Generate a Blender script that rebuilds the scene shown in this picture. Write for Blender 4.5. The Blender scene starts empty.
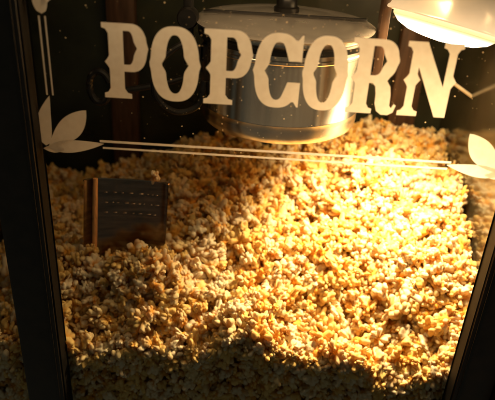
import bpy, bmesh, math, random
import numpy as np
from mathutils import Vector, Matrix, Euler
from mathutils.geometry import tessellate_polygon
random.seed(7); rng = np.random.default_rng(11)
SC = bpy.context.scene; COL = SC.collection
R = math.radians

# ------------------------------------------------------------------ camera
FPX = 600.0; PITCH = R(28); ROLL = R(3.5)
CAM = Vector((0, -0.609, 0.624))
fw = Vector((0, math.cos(PITCH), -math.sin(PITCH)))
r0 = Vector((1, 0, 0)); u0 = Vector((0, math.sin(PITCH), math.cos(PITCH)))
RT = r0*math.cos(ROLL) + u0*math.sin(ROLL)
UP = u0*math.cos(ROLL) - r0*math.sin(ROLL)
cd = bpy.data.cameras.new('camera'); cam = bpy.data.objects.new('camera', cd); COL.objects.link(cam)
m = Matrix.Identity(4)
for i in range(3):
    m[i][0] = RT[i]; m[i][1] = UP[i]; m[i][2] = -fw[i]; m[i][3] = CAM[i]
cam.matrix_world = m
cd.sensor_width = 23.6; cd.lens = FPX/495*23.6; cd.clip_start = 0.02; cd.clip_end = 50
cd.dof.use_dof = True; cd.dof.focus_distance = 0.74; cd.dof.aperture_fstop = 2.6
SC.camera = cam
SC.view_settings.view_transform = 'Standard'
try: SC.view_settings.look = 'None'
except Exception: pass
SC.view_settings.exposure = 0

def at(px, py, Y):
    d = fw + RT*((px-247.5)/FPX) + UP*((200-py)/FPX)
    return CAM + d*((Y-CAM.y)/d.y)

# ------------------------------------------------------------------ materials
def mat(name):
    M = bpy.data.materials.new(name); M.use_nodes = True
    nt = M.node_tree; b = nt.nodes['Principled BSDF']
    return M, nt, b
def N(nt, t, **kw):
    n = nt.nodes.new(t)
    for k, v in kw.items(): setattr(n, k, v)
    return n
def simple(name, col, rough=.5, metal=0, var=.25, scale=40, bump=.0, stretch=(1,1,1), spec=.5, rvar=.28):
    M, nt, b = mat(name)
    tc = N(nt, 'ShaderNodeTexCoord'); mp = N(nt, 'ShaderNodeMapping'); mp.inputs['Scale'].default_value = stretch
    nz = N(nt, 'ShaderNodeTexNoise'); nz.inputs['Scale'].default_value = scale; nz.inputs['Detail'].default_value = 6
    nt.links.new(tc.outputs['Object'], mp.inputs[0]); nt.links.new(mp.outputs[0], nz.inputs['Vector'])
    rp = N(nt, 'ShaderNodeValToRGB')
    rp.color_ramp.elements[0].position = .3; rp.color_ramp.elements[1].position = .7
    rp.color_ramp.elements[0].color = (*[c*(1-var) for c in col], 1)
    rp.color_ramp.elements[1].color = (*[min(1, c*(1+var)) for c in col], 1)
    nt.links.new(nz.outputs['Fac'], rp.inputs[0]); nt.links.new(rp.outputs[0], b.inputs['Base Color'])
    mr = N(nt, 'ShaderNodeMapRange'); mr.inputs['To Min'].default_value = max(.02, rough*(1-rvar)); mr.inputs['To Max'].default_value = min(1, rough*(1+rvar))
    nt.links.new(nz.outputs['Fac'], mr.inputs['Value']); nt.links.new(mr.outputs[0], b.inputs['Roughness'])
    b.inputs['Metallic'].default_value = metal; b.inputs['Specular IOR Level'].default_value = spec
    if bump:
        bp = N(nt, 'ShaderNodeBump'); bp.inputs['Strength'].default_value = bump; bp.inputs['Distance'].default_value = .002
        nt.links.new(nz.outputs['Fac'], bp.inputs['Height']); nt.links.new(bp.outputs[0], b.inputs['Normal'])
    return M

m_post  = simple('dark_bronze_paint', (.040,.028,.018), .45, 0, .3, 60, .1)
m_post2 = simple('warm_brown_paint', (.060,.032,.018), .45, 0, .3, 60, .1)
m_cover  = simple('black_cover', (.010,.008,.006), .6, 0, .3, 60, 0, spec=.2)  # black for the strips added over the posts' lit inner faces
m_seal  = simple('dark_trim', (.035,.026,.018), .45, .2, .2, 80)
m_black = simple('black_plastic', (.012,.011,.010), .35, 0, .2, 80)
m_wall  = simple('dark_cabinet_glass', (.032,.028,.016), .13, 0, .3, 20, spec=1.0)
m_wall.node_tree.nodes['Principled BSDF'].inputs['IOR'].default_value = 1.9
m_back  = simple('dark_green_brown_panel', (.026,.030,.018), .30, 0, .4, 15)
m_wood  = simple('brown_wood', (.075,.040,.022), .4, 0, .4, 25, .15, (8,8,.8))
m_redwd = simple('red_brown_wood', (.05,.016,.008), .4, 0, .4, 25, .15, (8,8,.8))
m_steel2= simple('worn_aluminium', (.46,.38,.30), .20, 1, .25, 30, .05, (.6,.6,5))
m_glint = simple('slot_glint', (.55,.44,.32), .35, 1, .4, 90)  # paler metal standing in for glints on the scoop's slots
m_rod   = simple('pale_metal_rod', (.7,.6,.45), .4, .3, .2, 60)
m_grip  = simple('amber_handle', (.85,.42,.15), .30, .1, .2, 50, .1, (8,8,1))
m_ceil  = simple('ceiling_metal', (.35,.33,.30), .5, .6, .15, 30)
def brushed(name, col, rough, metal, an):
    M = simple(name, col, rough, metal, .10, 30, 0, (1,1,.3), rvar=.12)
    nt = M.node_tree; b = nt.nodes['Principled BSDF']
    t = N(nt, 'ShaderNodeTangent', direction_type='RADIAL', axis='Z')
    nt.links.new(t.outputs[0], b.inputs['Tangent'])
    b.inputs['Anisotropic'].default_value = an; b.inputs['Anisotropic Rotation'].default_value = .25
    return M
m_steel = brushed('stainless_steel', (.92,.84,.72), .25, 1, .93)
m_lid = simple('polished_lid_steel', (.74,.69,.62), .26, .72, .12, 40, .02, rvar=.15)

def vinyl(name, c0, c1, tf):
    M, nt, b = mat(name); nt.nodes.remove(b)
    out = nt.nodes['Material Output']
    tc = N(nt, 'ShaderNodeTexCoord'); nz = N(nt, 'ShaderNodeTexNoise'); nz.inputs['Scale'].default_value = 120
    nz.inputs['Detail'].default_value = 8
    nt.links.new(tc.outputs['Object'], nz.inputs['Vector'])
    rp = N(nt, 'ShaderNodeValToRGB')
    rp.color_ramp.elements[0].position = .3; rp.color_ramp.elements[1].position = .65
    rp.color_ramp.elements[0].color = (*c0,1); rp.color_ramp.elements[1].color = (*c1,1)
    nt.links.new(nz.outputs['Fac'], rp.inputs[0])
    d = N(nt, 'ShaderNodeBsdfDiffuse'); t = N(nt, 'ShaderNodeBsdfTranslucent'); mx = N(nt, 'ShaderNodeMixShader')
    mx.inputs[0].default_value = tf
    nt.links.new(rp.outputs[0], d.inputs[0]); nt.links.new(rp.outputs[0], t.inputs[0])
    nt.links.new(d.outputs[0], mx.inputs[1]); nt.links.new(t.outputs[0], mx.inputs[2]); nt.links.new(mx.outputs[0], out.inputs[0])
    return M
m_vinyl = vinyl('cream_vinyl', (.82,.79,.74), (.89,.87,.83), .74)
m_dust = vinyl('grease_specks', (.62,.46,.26), (.85,.74,.52), .8)

def emis(name, col, s, base=(.8,.75,.6)):
    M, nt, b = mat(name)
    b.inputs['Base Color'].default_value = (*base,1); b.inputs['Roughness'].default_value = .25
    b.inputs['Emission Color'].default_value = (*col, 1); b.inputs['Emission Strength'].default_value = s
    return M
WARM = (1, .68, .33)
AXIS = Vector((-.22,-.14,-1)).normalized()
m_lens = emis('glowing_frosted_glass', WARM, 100)
_n = m_lens.node_tree; _b = _n.nodes['Principled BSDF']
_tc = N(_n, 'ShaderNodeTexCoord'); _cr = N(_n, 'ShaderNodeVectorMath', operation='CROSS_PRODUCT'); _cr.inputs[1].default_value = AXIS
_ln = N(_n, 'ShaderNodeVectorMath', operation='LENGTH'); _mr = N(_n, 'ShaderNodeMapRange', interpolation_type='SMOOTHSTEP')
_mr.inputs['From Min'].default_value = .030; _mr.inputs['From Max'].default_value = .067
_mr.inputs['To Min'].default_value = 58; _mr.inputs['To Max'].default_value = .8
_n.links.new(_tc.outputs['Object'], _cr.inputs[0]); _n.links.new(_cr.outputs[0], _ln.inputs[0]); _n.links.new(_ln.outputs['Value'], _mr.inputs['Value']); _n.links.new(_mr.outputs[0], _b.inputs['Emission Strength'])
m_fill = emis('added_fill_glow', (1,.66,.33), 23)  # glow of the added fill tube
m_shade = simple('pale_enamel_painted_glow', (.85,.76,.62), .22, .5, .1, 40, 0, rvar=.1)  # lamplight on the dish is painted in as emission, brightest near the rim
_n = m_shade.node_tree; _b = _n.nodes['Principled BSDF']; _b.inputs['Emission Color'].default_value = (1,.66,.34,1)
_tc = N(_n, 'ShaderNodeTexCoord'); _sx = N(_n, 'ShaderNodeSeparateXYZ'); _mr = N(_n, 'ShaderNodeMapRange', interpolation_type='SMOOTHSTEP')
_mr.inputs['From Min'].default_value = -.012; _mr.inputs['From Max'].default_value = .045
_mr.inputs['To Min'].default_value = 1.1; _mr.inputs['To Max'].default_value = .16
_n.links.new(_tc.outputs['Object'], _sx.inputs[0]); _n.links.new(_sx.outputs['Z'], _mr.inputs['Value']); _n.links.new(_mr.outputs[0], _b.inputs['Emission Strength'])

def popmat():
    M, nt, b = mat('popcorn_flesh')
    out = nt.nodes['Material Output']
    at_ = N(nt, 'ShaderNodeAttribute', attribute_name='Col')
    tc = N(nt, 'ShaderNodeTexCoord'); nz = N(nt, 'ShaderNodeTexNoise'); nz.inputs['Scale'].default_value = 420; nz.inputs['Detail'].default_value = 2
    nt.links.new(tc.outputs['Object'], nz.inputs['Vector'])
    bp = N(nt, 'ShaderNodeBump'); bp.inputs['Strength'].default_value = .35; bp.inputs['Distance'].default_value = .001
    nt.links.new(nz.outputs['Fac'], bp.inputs['Height']); nt.links.new(bp.outputs[0], b.inputs['Normal'])
    nt.links.new(at_.outputs['Color'], b.inputs['Base Color'])
    b.inputs['Roughness'].default_value = .48; b.inputs['Specular IOR Level'].default_value = .35
    t = N(nt, 'ShaderNodeBsdfTranslucent'); t.inputs[0].default_value = (.97,.58,.12,1)
    mx = N(nt, 'ShaderNodeMixShader'); mx.inputs[0].default_value = .28
    nt.links.new(b.outputs[0], mx.inputs[1]); nt.links.new(t.outputs[0], mx.inputs[2]); nt.links.new(mx.outputs[0], out.inputs[0])
    return M
m_pop = popmat()

# ------------------------------------------------------------------ mesh helpers
def empty(name, loc, label, cat, group=None):
    o = bpy.data.objects.new(name, None); COL.objects.link(o); o.location = loc
    o.empty_display_size = .02
    o['label'] = label; o['category'] = cat
    if group: o['group'] = group
    return o
def rootloc(o):
    while o.parent: o = o.parent
    return o.location.copy()
def part(name, bm, M, parent, label=None, ang=35, bev=0):
    if bev:
        bmesh.ops.bevel(bm, geom=[e for e in bm.edges if e.is_manifold and e.calc_face_angle(0) > .6], offset=bev, segments=2, affect='EDGES', profile=.5)
    bmesh.ops.translate(bm, verts=bm.verts, vec=-rootloc(parent))
    me = bpy.data.meshes.new(name); bm.normal_update(); bm.to_mesh(me); bm.free()
    me.materials.append(M)
    for p in me.polygons: p.use_smooth = True
    me.set_sharp_from_angle(angle=R(ang))
    o = bpy.data.objects.new(name, me); COL.objects.link(o); o.parent = parent
    if label: o['label'] = label
    return o
def BM(): return bmesh.new()
def box(bm, x0, x1, y0, y1, z0, z1, mtx=None):
    r = bmesh.ops.create_cube(bm, size=1)
    M_ = Matrix.Translation(((x0+x1)/2, (y0+y1)/2, (z0+z1)/2)) @ Matrix.Diagonal((x1-x0, y1-y0, z1-z0, 1))
    if mtx: M_ = mtx @ M_
    bmesh.ops.transform(bm, matrix=M_, verts=r['verts'])
    return bm
def tube(bm, pts, rad, n=10, closed=False):
    pts = [Vector(p) for p in pts]; L = len(pts); rings = []
    for i, p in enumerate(pts):
        a = pts[(i-1) % L] if closed or i > 0 else p
        b = pts[(i+1) % L] if closed or i < L-1 else p
        t = (b-a).normalized()
        s = t.cross(Vector((0.13, .21, .97))).normalized(); q = t.cross(s)
        rr = rad[i] if isinstance(rad, (list, tuple)) else rad
        rings.append([bm.verts.new(p + (s*math.cos(2*math.pi*k/n) + q*math.sin(2*math.pi*k/n))*rr) for k in range(n)])
    for i in range(L if closed else L-1):
        A = rings[i]; B = rings[(i+1) % L]
        for k in range(n): bm.faces.new((A[k], A[(k+1) % n], B[(k+1) % n], B[k]))
    if not closed:
        bm.faces.new(rings[0][::-1]); bm.faces.new(rings[-1])
    bmesh.ops.recalc_face_normals(bm, faces=bm.faces)
    return bm
def lathe(bm, prof, mtx, n=64):
    rings = []
    for r, z in prof:
        if r < 1e-6: rings.append([bm.verts.new(mtx @ Vector((0, 0, z)))])
        else: rings.append([bm.verts.new(mtx @ Vector((r*math.cos(2*math.pi*k/n), r*math.sin(2*math.pi*k/n), z))) for k in range(n)])
    for A, B in zip(rings, rings[1:]):
        for k in range(n):
            a = A[k % len(A)]; a2 = A[(k+1) % len(A)]; b = B[k % len(B)]; b2 = B[(k+1) % len(B)]
            f = []
            for v in (a, a2, b2, b):
                if v not in f: f.append(v)
            if len(f) > 2: bm.faces.new(f)
    bmesh.ops.recalc_face_normals(bm, faces=bm.faces)
    return bm
def smoothpath(pts, n=6):
    P = [Vector(p) for p in pts]; out = []
    for i in range(len(P)-1):
        p0 = P[max(i-1, 0)]; p1 = P[i]; p2 = P[i+1]; p3 = P[min(i+2, len(P)-1)]
        for k in range(n):
            t = k/n
            out.append(.5*((2*p1) + (p2-p0)*t + (2*p0-5*p1+4*p2-p3)*t*t + (3*p1-p0-3*p2+p3)*t**3))
    out.append(P[-1]); return out
def flat(name, polys, y, parent, M, label=None):
    bm = BM()
    for poly_ in polys:
        dy = 0
        if isinstance(poly_, tuple): poly_, dy = poly_
        loops = [[Vector((p[0], p[1], 0)) for p in lp] for lp in poly_]
        tris = tessellate_polygon(loops)
        vs = [bm.verts.new((p.x, y-dy, p.y)) for lp in loops for p in lp]
        for t in tris:
            try: bm.faces.new([vs[i] for i in t])
            except ValueError: pass
    bmesh.ops.recalc_face_normals(bm, faces=bm.faces)
    return part(name, bm, M, parent, label)
def ring4(x0, x1, z0, z1): return [(x0,z0),(x1,z0),(x1,z1),(x0,z1)]

# ------------------------------------------------------------------ the machine
X0, X1 = -.232, .287          # window edges
WL, WR, YB = -.40, .337, .42   # cabinet inside
ZB, ZT = -.12, .68
mach = empty('popcorn_machine', (0.03, .2, ZB), 'dark framed popcorn machine cabinet with cream POPCORN lettering across its front window', 'popcorn machine')
win = flat('front_window', [[ring4(X0+.0003,X1-.0003,ZB,ZT), ring4(X0+.0030,X1-.0030,ZB+.004,ZT-.004)]], .001, mach, m_seal, 'clear front window edged by thin strips and carrying the lettering')
for (a, b, lab, mm) in ((X0-.05, X0, 'left front post of the cabinet', m_post), (X1, X1+.05, 'right front post of the cabinet', m_post2)):
    p = part('corner_post', box(BM(), a, b, -.022, .0035, ZB, ZT), mm, mach, lab, bev=.003)
    xs = (a+.041, a+.045) if a < 0 else (a+.005, a+.009)
    part('trim_strip', box(BM(), xs[0], xs[1], -.0235, -.0215, ZB, ZT), m_seal, p, bev=.0006)
    gx0, gx1 = (X0+.0002, X0+.0016) if a < 0 else (X1-.0016, X1-.0002)
    part('dark_cover_strip', box(BM(), gx0, gx1, -.0195, -.0006, ZB, ZT), m_cover, p)  # added dark strip that hides the post's lit inner face
part('side_trim', box(BM(), X1+.0525, X1+.15, -.03, .0035, ZB, ZT), m_redwd, mach, 'red brown wooden trim beyond the right post', bev=.004)
part('side_panel', box(BM(), WR+.0005, WR+.014, .0045, YB, ZB, ZT), m_wall, mach)
part('side_panel', box(BM(), WL-.012, WL, -.01, YB, ZB, ZT), m_wall, mach)
part('back_panel', box(BM(), WL-.012, WR+.012, YB+.002, YB+.014, ZB, ZT), m_back, mach)
part('floor_pan', box(BM(), WL, WR, .006, YB, ZB-.01, ZB), m_steel2, mach)
part('top_panel', box(BM(), WL-.02, WR+.02, -.02, YB+.02, ZT+.002, ZT+.02), m_ceil, mach)
for cx in (-.2275, .262):
    part('door_stile', box(BM(), cx-.024, cx+.024, YB-.022, YB, .0, ZT), m_wood, mach, bev=.004)
part('door_rail', box(BM(), -.2, .235, YB-.018, YB, .14, .175), m_wood, mach, bev=.004)

# ---- lettering
def arc(cx, cy, rx, ry, a0, a1, n=24, e=1.0, spur=0, sw=.1):
    out = []
    for i in range(n+1):
        a = R(a0 + (a1-a0)*i/n); c, s = math.cos(a), math.sin(a)
        x = math.copysign(abs(c)**e, c)*rx; y = math.copysign(abs(s)**e, s)*ry
        w = max(0, 1-abs(y/sw)/1.6)**1.3
        x += math.copysign(spur*w, x) if abs(x) > .3*rx else 0
        out.append((cx+x, cy+y))
    return out
def bump(x, y0, y1, d, n=8):
    return [(x + d*(1-abs(2*i/n-1))**1.2, y0+(y1-y0)*i/n) for i in range(n+1)]
def L_O():
    return [arc(.5,.5,.485,.5,0,358,120,.80,.035,.055), arc(.5,.5,.185,.39,0,358,120,.85,-.09,.07)]
def L_P():
    o = [(0,0),(.62,0),(.62,.065),(.53,.08),(.465,.135),(.465,.37),(.62,.37)] + arc(.62,.685,.365,.315,-85,85,40,.83,.03,.055) + \
        [(.62,1),(0,1),(0,.935),(.08,.92),(.14,.865)] + bump(.14,.58,.40,-.10) + [(.14,.135),(.08,.08),(0,.065)]
    h = [(.465,.465),(.57,.465)] + arc(.57,.685,.13,.22,-85,85,32,.85,-.065,.06) + [(.57,.905),(.465,.905)]
    return [o, h]
def L_R():
    o = [(0,0),(.52,0),(.52,.065),(.45,.08),(.40,.135),(.40,.42),(.47,.42),(.53,.38),(.56,.28),(.57,.14),(.62,.04),(.72,-.01),(.86,-.01),(.96,.03),(1,.13),(.95,.15),(.91,.09),(.87,.12),(.86,.27),(.83,.38),(.75,.46)] + \
        arc(.55,.73,.355,.27,-50,85,36,.83,.03,.055) + \
        [(.55,1),(0,1),(0,.935),(.07,.92),(.125,.865)] + bump(.125,.58,.40,-.095) + [(.125,.135),(.07,.08),(0,.065)]
    h = [(.40,.525),(.50,.525)] + arc(.50,.72,.125,.19,-85,85,32,.85,-.06,.06) + [(.50,.91),(.40,.91)]
    return [o, h]
def L_N():
    return [[(0,0),(.37,0),(.37,.065),(.305,.08),(.255,.135)] + bump(.255,.42,.58,.07) + [(.255,.67),(.70,0),(.90,0)] + bump(.90,.40,.58,.08) +
            [(.90,.865),(.94,.92),(1,.935),(1,1),(.64,1),(.64,.935),(.70,.92),(.755,.865),(.755,.42),(.345,1),(0,1),(0,.935),(.06,.92),(.105,.865)] + bump(.105,.58,.40,-.085) + [(.105,.135),(.06,.08),(0,.065)]]
def L_C():
    o = arc(.5,.5,.485,.5,52,308,80,.80,.035,.055)
    o += [(.88,.09),(.95,.02),(.985,.02),(.985,.36),(.72,.36)]
    inn = arc(.5,.5,.185,.39,45,315,80,.85,-.09,.07)[::-1]
    return [o + inn + [(.72,.64),(.985,.64),(.985,.98),(.95,.98),(.88,.91)]]
YV = -.0012
ZB0, ZT0 = .4135, .4915
xl = at(103, 60, YV).x; xr = at(459, 80, YV).x
letters = [(L_P, 103, 148,'first letter P'), (L_O, 150, 200,'first letter O'), (L_P, 204, 252,'second letter P'), (L_C, 254, 302,'letter C'), (L_O, 303, 348,'second letter O'), (L_R, 350, 401,'letter R'), (L_N, 403, 458,'letter N')]
for fn, a, b, lab in letters:
    xa = xl + (a-103)*(xr-xl)/356; xb = xl + (b-103)*(xr-xl)/356
    flat('letter', [[[(xa + u*(xb-xa), ZB0 + v*(ZT0-ZB0)) for u, v in lp] for lp in fn()]], YV, win, m_vinyl, lab)
CXG = (X0+X1)/2
def rect(x0, x1, z0, z1): return [ring4(x0, x1, z0, z1)]
flat('border_line', [rect(-.166, 2*CXG+.166, .3614, .3641)], YV, win, m_vinyl)
flat('border_line', [rect(-.163, 2*CXG+.163, .3538, .3561)], YV, win, m_vinyl)
for sg in (1, -1):
    fx = (lambda x: x) if sg == 1 else (lambda x: 2*CXG-x)
    for (a, b) in ((-.2197,-.2179),(-.2135,-.2118)):
        flat('border_line', [rect(min(fx(a),fx(b)), max(fx(a),fx(b)), .412, .494)], YV, win, m_vinyl)
    def leaf(bx, bz, tx, tz, w, bend, peak=.45):
        L_, R_ = [], []
        b = Vector((bx,bz)); t = Vector((tx,tz)); d = t-b; n_ = Vector((-d.y, d.x)).normalized()
        for i in range(19):
            s = i/18
            c = b + d*s + n_*bend*math.sin(math.pi*s)
            ww = w*(math.sin(math.pi*s**(math.log(.5)/math.log(peak)))**.85) if 0 < s < 1 else 0
            L_.append(c + n_*ww); R_.append(c - n_*ww)
        pts = L_ + R_[1:-1][::-1]
        return [[(fx(p.x), p.y) for p in pts]]
    polys = [(leaf(-.226,.3535,-.2165,.4115,.0085,.004,.35), 0),
             (leaf(-.223,.353,-.1785,.3975,.0125,-.002,.55), .0003),
             (leaf(-.222,.3525,-.161,.3600,.0075,-.001,.35), .0006),
             (leaf(-.229,.3505,-.205,.3505,.0045,0,.5), .0009)]
    flat('leaf_ornament', polys, YV, win, m_vinyl, 'lower corner leaf ornament')
    polys = [(leaf(-.2158,.496,-.2158,.545,.0075,.001,.3), 0), (leaf(-.2158,.503,-.190,.534,.006,.002,.5), .0003)]
    flat('leaf_ornament', polys, YV, win, m_vinyl, 'upper corner leaf ornament')
bm = BM()
for k in range(620):
    cl = random.choice([(.0,.46,.05,.03),(-.05,.44,.06,.05),(.12,.46,.07,.03),(.03,.40,.12,.05),(.0,.42,.15,.08)])
    x = random.gauss(cl[0], cl[2]); z = random.gauss(cl[1], cl[3])
    if not (X0+.01 < x < X1-.01 and .35 < z < .53): continue
    r = random.choice([.0002,.0002,.0003,.0003,.0003,.0004,.0005,.0008]); n = 7; ph = random.random()*6
    bm.faces.new([bm.verts.new((x + r*random.uniform(.6,1.3)*math.cos(ph+i*2*math.pi/n), .0035, z + r*random.uniform(.6,1.3)*math.sin(ph+i*2*math.pi/n))) for i in range(n)])
o = part('grease_specks', bm, m_dust, win); o['kind'] = 'stuff'

# ------------------------------------------------------------------ kettle
KC = Vector((.036, .22, 0)); KR = .112
ket = empty('popcorn_kettle', (KC.x, KC.y, .318), 'round stainless steel popping kettle with flat lid hanging above the popcorn heap', 'kettle')
T = Matrix.Translation(KC)
part('kettle_body', lathe(BM(), [(0,.3215),(.06,.3217),(.098,.3225),(.106,.3245),(.1098,.328),(.1113,.334),(.1119,.343),(KR,.349),(KR+.0006,.3500),(KR+.0006,.3515),(KR,.3525),(KR,.428),(KR+.0012,.4295),(KR+.0012,.4325),(KR,.434),(KR,.449),(KR+.002,.452),(KR+.002,.455),(KR-.002,.456),(KR-.005,.455),(KR-.005,.40),(0,.40)], T, 128), m_steel, ket)
part('rim_band', lathe(BM(), [(KR+.0015,.4395),(KR+.0045,.4405),(KR+.0050,.4470),(KR+.0015,.4485)], T, 96), m_black, ket)
lid = part('lid', lathe(BM(), [(0,.4625),(.05,.4625),(.088,.4620),(.092,.4612),(.096,.4616),(.112,.4612),(.1185,.4604),(.1215,.4585),(.1205,.4565),(.113,.4563)], T, 128), m_lid, ket)
part('hinge_bar', box(BM(), KC.x-.112, KC.x+.112, KC.y+.012, KC.y+.018, .4630, .4660), m_black, lid, bev=.001)
part('stirrer_cap', lathe(BM(), [(0,.484),(.009,.484),(.013,.482),(.015,.478),(.015,.470),(.018,.468),(.018,.4630)], Matrix.Translation(KC+Vector((.003,.055,0))), 40), m_black, lid)
for sx, mm in ((-1, m_black), (1, m_wood)):
    xx = KC.x + sx*(KR+.016)
    b = BM(); box(b, xx-.006, xx+.006, KC.y-.03, KC.y-.010, .40, ZT)
    part('hanger_arm', b, mm, ket, bev=.002)
    b = BM(); box(b, min(xx, KC.x+sx*KR*.985), max(xx, KC.x+sx*KR*.985), KC.y-.028, KC.y-.012, .405, .425)
    part('mounting_lug', b, m_black, ket, bev=.001)
xx = KC.x-(KR+.016)
part('arm_cap', lathe(BM(), [(0,.004),(.012,.004),(.014,.0),(.014,-.014),(0,-.014)], Matrix.Translation((xx, KC.y-.034, .462)) @ Matrix.Rotation(R(90),4,'X'), 30), m_black, ket)
hp = [(KC.x-KR, KC.y-.02, .392), (-.10,.20,.378), (-.15,.19,.365), (-.195,.185,.358)]
h = part('tilt_handle', tube(BM(), smoothpath(hp), .0045), m_black, ket)
ring = [(-.212 + .014*math.cos(a), .185, .363 + .022*math.sin(a)) for a in np.linspace(R(20), R(330), 24)]
part('handle_loop', tube(BM(), ring, .005), m_black, h)
cp = [(KC.x-KR-.004, KC.y-.05, .43), (-.095,.16,.435), (-.125,.15,.41), (-.13,.15,.37), (-.105,.155,.345), (-.075,.165,.352), (-.068,.17,.385)]
part('power_cable', tube(BM(), smoothpath(cp), .0042), m_black, ket)

# ------------------------------------------------------------------ heat lamp
lc = at(447, 20, .175)
hl = empty('heat_lamp', (lc.x, lc.y, lc.z), 'glowing lamp under a pale dish shade at the upper right beside the kettle', 'lamp')
LM = Matrix.Translation(lc) @ AXIS.to_track_quat('-Z','Y').to_matrix().to_4x4()
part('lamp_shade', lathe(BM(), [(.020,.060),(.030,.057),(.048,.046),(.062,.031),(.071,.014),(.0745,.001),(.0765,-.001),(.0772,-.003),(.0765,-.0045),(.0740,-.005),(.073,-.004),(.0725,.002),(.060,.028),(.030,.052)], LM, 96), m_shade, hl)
part('bulb_lens', lathe(BM(), [(.020,.040),(.045,.020),(.060,.006),(.068,-.002),(.0670,-.009),(.058,-.017),(.042,-.023),(.020,-.026),(0,-.027)], LM, 64), m_lens, hl)
part('lamp_socket', lathe(BM(), [(0,.10),(.018,.10),(.021,.095),(.021,.056),(.017,.054)], LM, 40), m_black, hl)
top = LM @ Vector((0,0,.098))
part('lamp_stem', tube(BM(), [top, top+Vector((.002,.003,.03)), (top.x+.002, top.y+.003, ZT)], .006), m_black, hl)
part('support_rod', tube(BM(), [at(452,82,.30), at(505,121,.30)], .0026), m_rod, mach)
sl = bpy.data.lights.new('lamp_beam', 'SPOT'); so = bpy.data.objects.new('lamp_beam', sl); COL.objects.link(so)
pos = lc + AXIS*.036
so.parent = hl; so.location = pos - lc
so.rotation_euler = (Vector((.165,.095,.14))-pos).to_track_quat('-Z','Y').to_euler()
sl.energy = 31; sl.color = (1,.72,.38); sl.spot_size = R(118); sl.spot_blend = 1; sl.shadow_soft_size = .045

tl = empty('added_fill_tube', (.04, .05, .632), 'unseen warm tube added under the cabinet top to light the lettering', 'lamp')  # added fill, out of view, lights the letters from behind
part('fill_tube', tube(BM(), [(-.15,.05,.622),(.21,.05,.622)], .009, 12), m_fill, tl)
part('fill_base', box(BM(), -.17,.23,.035,.065,.650,.678), m_ceil, tl, bev=.002)
for x in (-.16,.22): part('fill_holder', box(BM(), x-.009,x+.009,.039,.061,.608,.649), m_black, tl, bev=.002)

# ------------------------------------------------------------------ scoop
sc = empty('popcorn_scoop', (-.170,.125,.145), 'dark reflective metal popcorn scoop with amber strip stuck upright in the heap at left', 'scoop')
SM = Matrix.Translation((-.170,.122,.146)) @ Matrix.Rotation(R(6),4,'Z') @ Matrix.Rotation(R(-9),4,'X') @ Matrix.Rotation(R(3),4,'Y')
b = BM()
pr = [(-.060,-.013),(-.056,-.007),(-.050,-.002),(-.040,.0008),(-.020,.0030),(0,.0038),(.022,.003),(.040,.0005),(.050,-.002),(.055,-.006)]
cols = []
for (x, y) in pr:
    # three shallow pressed flutes run across the sheet
    col_ = []
    for z in np.linspace(-.05, .101, 52):
        fl_ = -.0011*sum(math.exp(-((z-zc)/.0022)**2) for zc in (.052,.067,.082))
        col_.append(b.verts.new(SM @ Vector((x*(1-.24*max(0,.03-z)), y + fl_*(abs(x) < .045), z))))
    cols.append(col_)
for A, B in zip(cols, cols[1:]):
    for k in range(51): b.faces.new((A[k], B[k], B[k+1], A[k+1]))
bmesh.ops.solidify(b, geom=b.faces[:], thickness=.0009)
b.faces.index_update(); nf0 = len(b.faces)
rs = random.Random(5)
for z in (.052, .067, .082):                 # pale beads put in as glints along the slot rows
    x = -.033
    while x < .038:
        ln = rs.uniform(.0015,.006); yy_ = .0012 if abs(x) < .03 else -.0002
        tube(b, [SM@Vector((x,yy_+.0006,z)), SM@Vector((x+.0008,yy_-.0001,z)), SM@Vector((x+ln,yy_-.0001,z+.0002)), SM@Vector((x+ln+.0008,yy_+.0006,z))], [.0002,.0007,.0007,.0002], 8)
        x += ln + rs.uniform(.003,.009)
bmesh.ops.recalc_face_normals(b, faces=b.faces)
b.faces.ensure_lookup_table()
for f in b.faces[nf0:]: f.material_index = 1
fl = part('scoop_pan', b, m_steel2, sc, ang=60); fl.data.materials.append(m_glint)
part('scoop_rim', tube(BM(), [SM@Vector((x, y, .1014)) for x, y in pr], .0011), m_steel2, sc)
part('handle', tube(BM(), [SM@Vector((-.0455,-.0055,z)) for z in (-.02,.03,.07,.103)], [.0036,.0038,.0038,.0034], 12), m_grip, sc)

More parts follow.
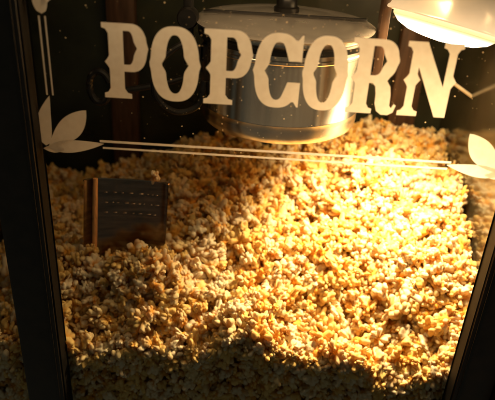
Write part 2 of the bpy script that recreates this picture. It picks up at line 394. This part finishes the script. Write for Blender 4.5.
# ------------------------------------------------------------------ popcorn
def ico(sub):
    bm = bmesh.new(); bmesh.ops.create_icosphere(bm, subdivisions=sub, radius=1)
    v = np.array([x.co[:] for x in bm.verts]); f = np.array([[q.index for q in p.verts] for p in bm.faces]); bm.free()
    return v, f
ICO = {s: ico(s) for s in (3, 4, 5)}
def lerp(a, b, t): return a*(1-t[:, None]) + b*t[:, None]
def variant(seed, subs=(3, 4, 5)):
    g = np.random.default_rng(seed); lob = []
    def rd():
        u = g.normal(size=3); return u/np.linalg.norm(u)
    mains = [rd() for _ in range(g.integers(2, 6))]
    for u in mains:
        far = g.uniform(.80, 1.30)
        lob.append((u*g.uniform(.40,.55)*far, g.uniform(.26,.40)))
        for _ in range(g.integers(4, 7)):
            w = u + .62*rd(); w /= np.linalg.norm(w)
            lob.append((w*g.uniform(.55,.95)*far, g.uniform(.13,.30)))
    for _ in range(6):
        lob.append((rd()*g.uniform(.38,.62), g.uniform(.13,.25)))
    hull = rd()
    sq = np.array([1.14, g.uniform(.74,1.0), g.uniform(.60,.92)])
    ph = g.uniform(0, 6, (6, 4)); kind = seed % 3
    out = {}
    for s in subs:
        d, f = ICO[s]
        rr = [np.full(len(d), .35)]
        for c, q in lob:
            b = d @ c; disc = b*b - (c@c - q*q)
            rr.append(np.where((disc > 0) & (b > 0), b + np.sqrt(np.maximum(disc, 0)), 0))
        rr = np.sort(np.array(rr), axis=0); r1 = rr[-1]; r2 = rr[-2]
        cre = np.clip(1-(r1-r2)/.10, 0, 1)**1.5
        nz = sum(np.sin(d @ (p[:3]*4.5-13) + p[3]) for p in ph)/6
        r = r1*(1 + .10*nz) - .07*cre
        v = d*r[:, None]*sq
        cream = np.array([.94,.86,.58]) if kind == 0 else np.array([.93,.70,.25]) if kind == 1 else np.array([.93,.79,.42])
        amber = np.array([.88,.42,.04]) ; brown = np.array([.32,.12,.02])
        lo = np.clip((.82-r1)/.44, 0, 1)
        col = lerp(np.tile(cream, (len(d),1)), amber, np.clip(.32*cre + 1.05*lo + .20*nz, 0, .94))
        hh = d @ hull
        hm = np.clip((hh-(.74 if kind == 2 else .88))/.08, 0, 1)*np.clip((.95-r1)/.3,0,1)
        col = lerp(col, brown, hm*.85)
        out[s] = (v, f, np.c_[col, np.ones(len(d))])
    return out
NV = 24
VARS = [variant(s) for s in range(NV)]

def sstep(a, b, x):
    t = np.clip((x-a)/(b-a), 0, 1); return t*t*(3-2*t)
def hgt(x, y):
    z = .122 + .106*sstep(0, .42, y) + .022*sstep(.0,.2,x)*sstep(.05,.3,y)
    z -= .060*sstep(.02,-.30,x)*sstep(.06,.36,y)
    z -= .030*sstep(-.24,-.38,x)
    z -= .020*sstep(-.12,-.25,x)*sstep(.06,.20,y)
    z += .052*np.exp(-((x+.160)/.075)**2-((y-.090)/.035)**2)
    z += .010*sstep(.24,.33,x)
    z -= .066*(1-sstep(-.02,.16,y))                       # long rounded shoulder at the window
    z += (.012*np.exp(-((x+.05)/.07)**2) - .012*np.exp(-((x-.19)/.08)**2) + .008*np.sin(x*46+1))*(1-sstep(.03,.14,y))
    z += .010*np.sin(x*21+y*9+.6) + .008*np.sin(x*37-y*29+2) + .007*np.sin(y*47+x*11)
    return z
P = []   # x,y,z,r,layer
s = .0143
for layer in range(3):
    for iy in range(int(.40/(s*.866))+1):
        for ix in range(int(.745/s)+1):
            x = WL+.008 + (ix + .5*(iy % 2) + .33*layer)*s + random.uniform(-.44,.44)*s
            y = .016 + iy*s*.866 + random.uniform(-.44,.44)*s
            if not (WL+.01 < x < WR-.001 and .013 < y < YB-.028): continue
            if layer == 0 and random.random() < .16: continue
            z = float(hgt(x, y)) - layer*.0125 - random.uniform(0, .012) + (random.random() < .14)*.009
            P.append((x, y, z, random.choice([.0078,.0095,.0108,.0117,.0128,.0150])*random.uniform(.96,1.08), layer))
for layer in range(2):
    for iz in range(17):
        for ix in range(int(.745/s)+1):
            x = WL+.008 + (ix + .5*(iz % 2) + .4*layer)*s + random.uniform(-.36,.36)*s
            z = -.085 + iz*s*.9 + random.uniform(-.36,.36)*s
            if z > float(hgt(x, .015)) - .004 or not (WL+.01 < x < WR-.001): continue
            r = random.uniform(.0084,.0145)
            P.append((x, .0045 + r*.92 + layer*.014 + random.uniform(0,.006), z, r, layer))
tip = SM @ Vector((.036, 0, .109))
P.append((tip.x, tip.y, tip.z, .0085, 0))
P = np.array(P); NP = len(P)

D = P[:, :3] - np.array(CAM); dep = D @ np.array(fw)
qx = 247.5 + FPX*(D @ np.array(RT))/dep; qy = 200 - FPX*(D @ np.array(UP))/dep; qr = FPX*P[:,3]*.9/dep
buf = np.full((400, 495), -1, int)
for i in np.argsort(-dep):
    x0, x1 = int(qx[i]-qr[i]), int(qx[i]+qr[i])+2; y0, y1 = int(qy[i]-qr[i]), int(qy[i]+qr[i])+2
    x0, y0 = max(x0,0), max(y0,0); x1, y1 = min(x1,495), min(y1,400)
    if x0 >= x1 or y0 >= y1: continue
    yy, xx_ = np.mgrid[y0:y1, x0:x1]
    mk = (xx_-qx[i])**2 + (yy-qy[i])**2 < qr[i]**2
    buf[y0:y1, x0:x1][mk] = i
yy, xx_ = np.mgrid[0:400, 0:495]
rt, up_ = (xx_-247.5)/FPX, (200-yy)/FPX
dx = fw.x+RT.x*rt+UP.x*up_; dy = fw.y+RT.y*rt+UP.y*up_
gx = CAM.x + dx*(-.022-CAM.y)/dy
buf[((gx < X0+.006) & (gx > X0-.054)) | (gx > X1-.006)] = -1
cnt = np.bincount(buf[buf >= 0].ravel(), minlength=NP)
cnt[-1] += 500
order = np.argsort(-cnt); solo = set(order[:300].tolist())

def mesh_from(v, f, col, name):
    me = bpy.data.meshes.new(name)
    me.vertices.add(len(v)); me.vertices.foreach_set('co', v.astype(np.float32).ravel())
    me.loops.add(f.size); me.loops.foreach_set('vertex_index', f.astype(np.int32).ravel())
    me.polygons.add(len(f)); me.polygons.foreach_set('loop_start', np.arange(0, f.size, 3, dtype=np.int32))
    me.update(calc_edges=True)
    a = me.color_attributes.new('Col', 'FLOAT_COLOR', 'POINT'); a.data.foreach_set('color', col.astype(np.float32).ravel())
    me.materials.append(m_pop); me.validate()
    return me
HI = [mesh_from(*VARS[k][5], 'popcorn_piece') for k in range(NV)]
hue = ['pale cream', 'buttery golden', 'brown hulled']
def where(i):
    c = 'near the left post' if qx[i] < 170 else 'midway between the posts' if qx[i] < 325 else 'near the right post'
    if qy[i] > 345: w = 'pressed low against the window'
    elif qy[i] > 300: w = 'at the front of the heap'
    else: w = 'on the lit heap slope'
    return w + ' ' + c
V, F, Cc = [], [], []; off = 0
for i in range(NP):
    k = int(rng.integers(0, NV)); rot = Euler(rng.uniform(0, 6.28, 3).tolist())
    sc_ = P[i,3]*1.16
    if i in solo:
        o = bpy.data.objects.new('popcorn_piece', HI[k]); COL.objects.link(o)
        o.location = P[i,:3].tolist(); o.rotation_euler = rot; o.scale = (sc_,)*3
        if i == NP-1: o['label'] = 'single popped kernel perched on the top rim of the metal scoop'
        else: o['label'] = hue[k % 3] + ' popped kernel ' + where(i)
        o['category'] = 'popcorn'; o['group'] = 'popped kernels heaped behind the window'
    else:
        sub = 4 if cnt[i] > 10 else 3
        v, f, c = VARS[k][sub]
        Rm = np.array(rot.to_matrix())
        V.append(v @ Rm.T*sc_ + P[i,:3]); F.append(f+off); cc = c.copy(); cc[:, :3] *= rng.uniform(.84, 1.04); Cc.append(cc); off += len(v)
gx_, gy_ = np.meshgrid(np.linspace(WL+.004, WR-.004, 60), np.linspace(.034, YB-.026, 36))
gz = hgt(gx_, gy_) - .030
gv = np.c_[gx_.ravel(), gy_.ravel(), gz.ravel()]; tri = []
for j in range(35):
    for i in range(59):
        a = j*60+i; tri += [(a, a+1, a+61), (a, a+61, a+60)]
V.append(gv); F.append(np.array(tri)+off); Cc.append(np.tile([.7,.42,.11,1], (len(gv),1))); off += len(gv)
edge = gv[:60]; low = edge.copy(); low[:,2] = -.11
V.append(np.r_[edge, low]); F.append(np.array([t for i in range(59) for t in ((i,i+60,i+61),(i,i+61,i+1))])+off); Cc.append(np.tile([.7,.42,.11,1],(120,1)))
me = mesh_from(np.concatenate(V), np.concatenate(F), np.concatenate(Cc), 'popcorn_heap')
heap = bpy.data.objects.new('popcorn_heap', me); COL.objects.link(heap)
heap['kind'] = 'stuff'; heap['label'] = 'deep heap of buttery popped corn filling the cabinet floor'; heap['category'] = 'popcorn'
print('pieces', NP, 'solo', len(solo), 'min solo px', cnt[order[299]], 'stuff verts', len(me.vertices))

# ------------------------------------------------------------------ world: a dim room
w = bpy.data.worlds.new('World'); SC.world = w; w.use_nodes = True
bg = w.node_tree.nodes['Background']; bg.inputs[0].default_value = (1,1,.76,1); bg.inputs[1].default_value = .036
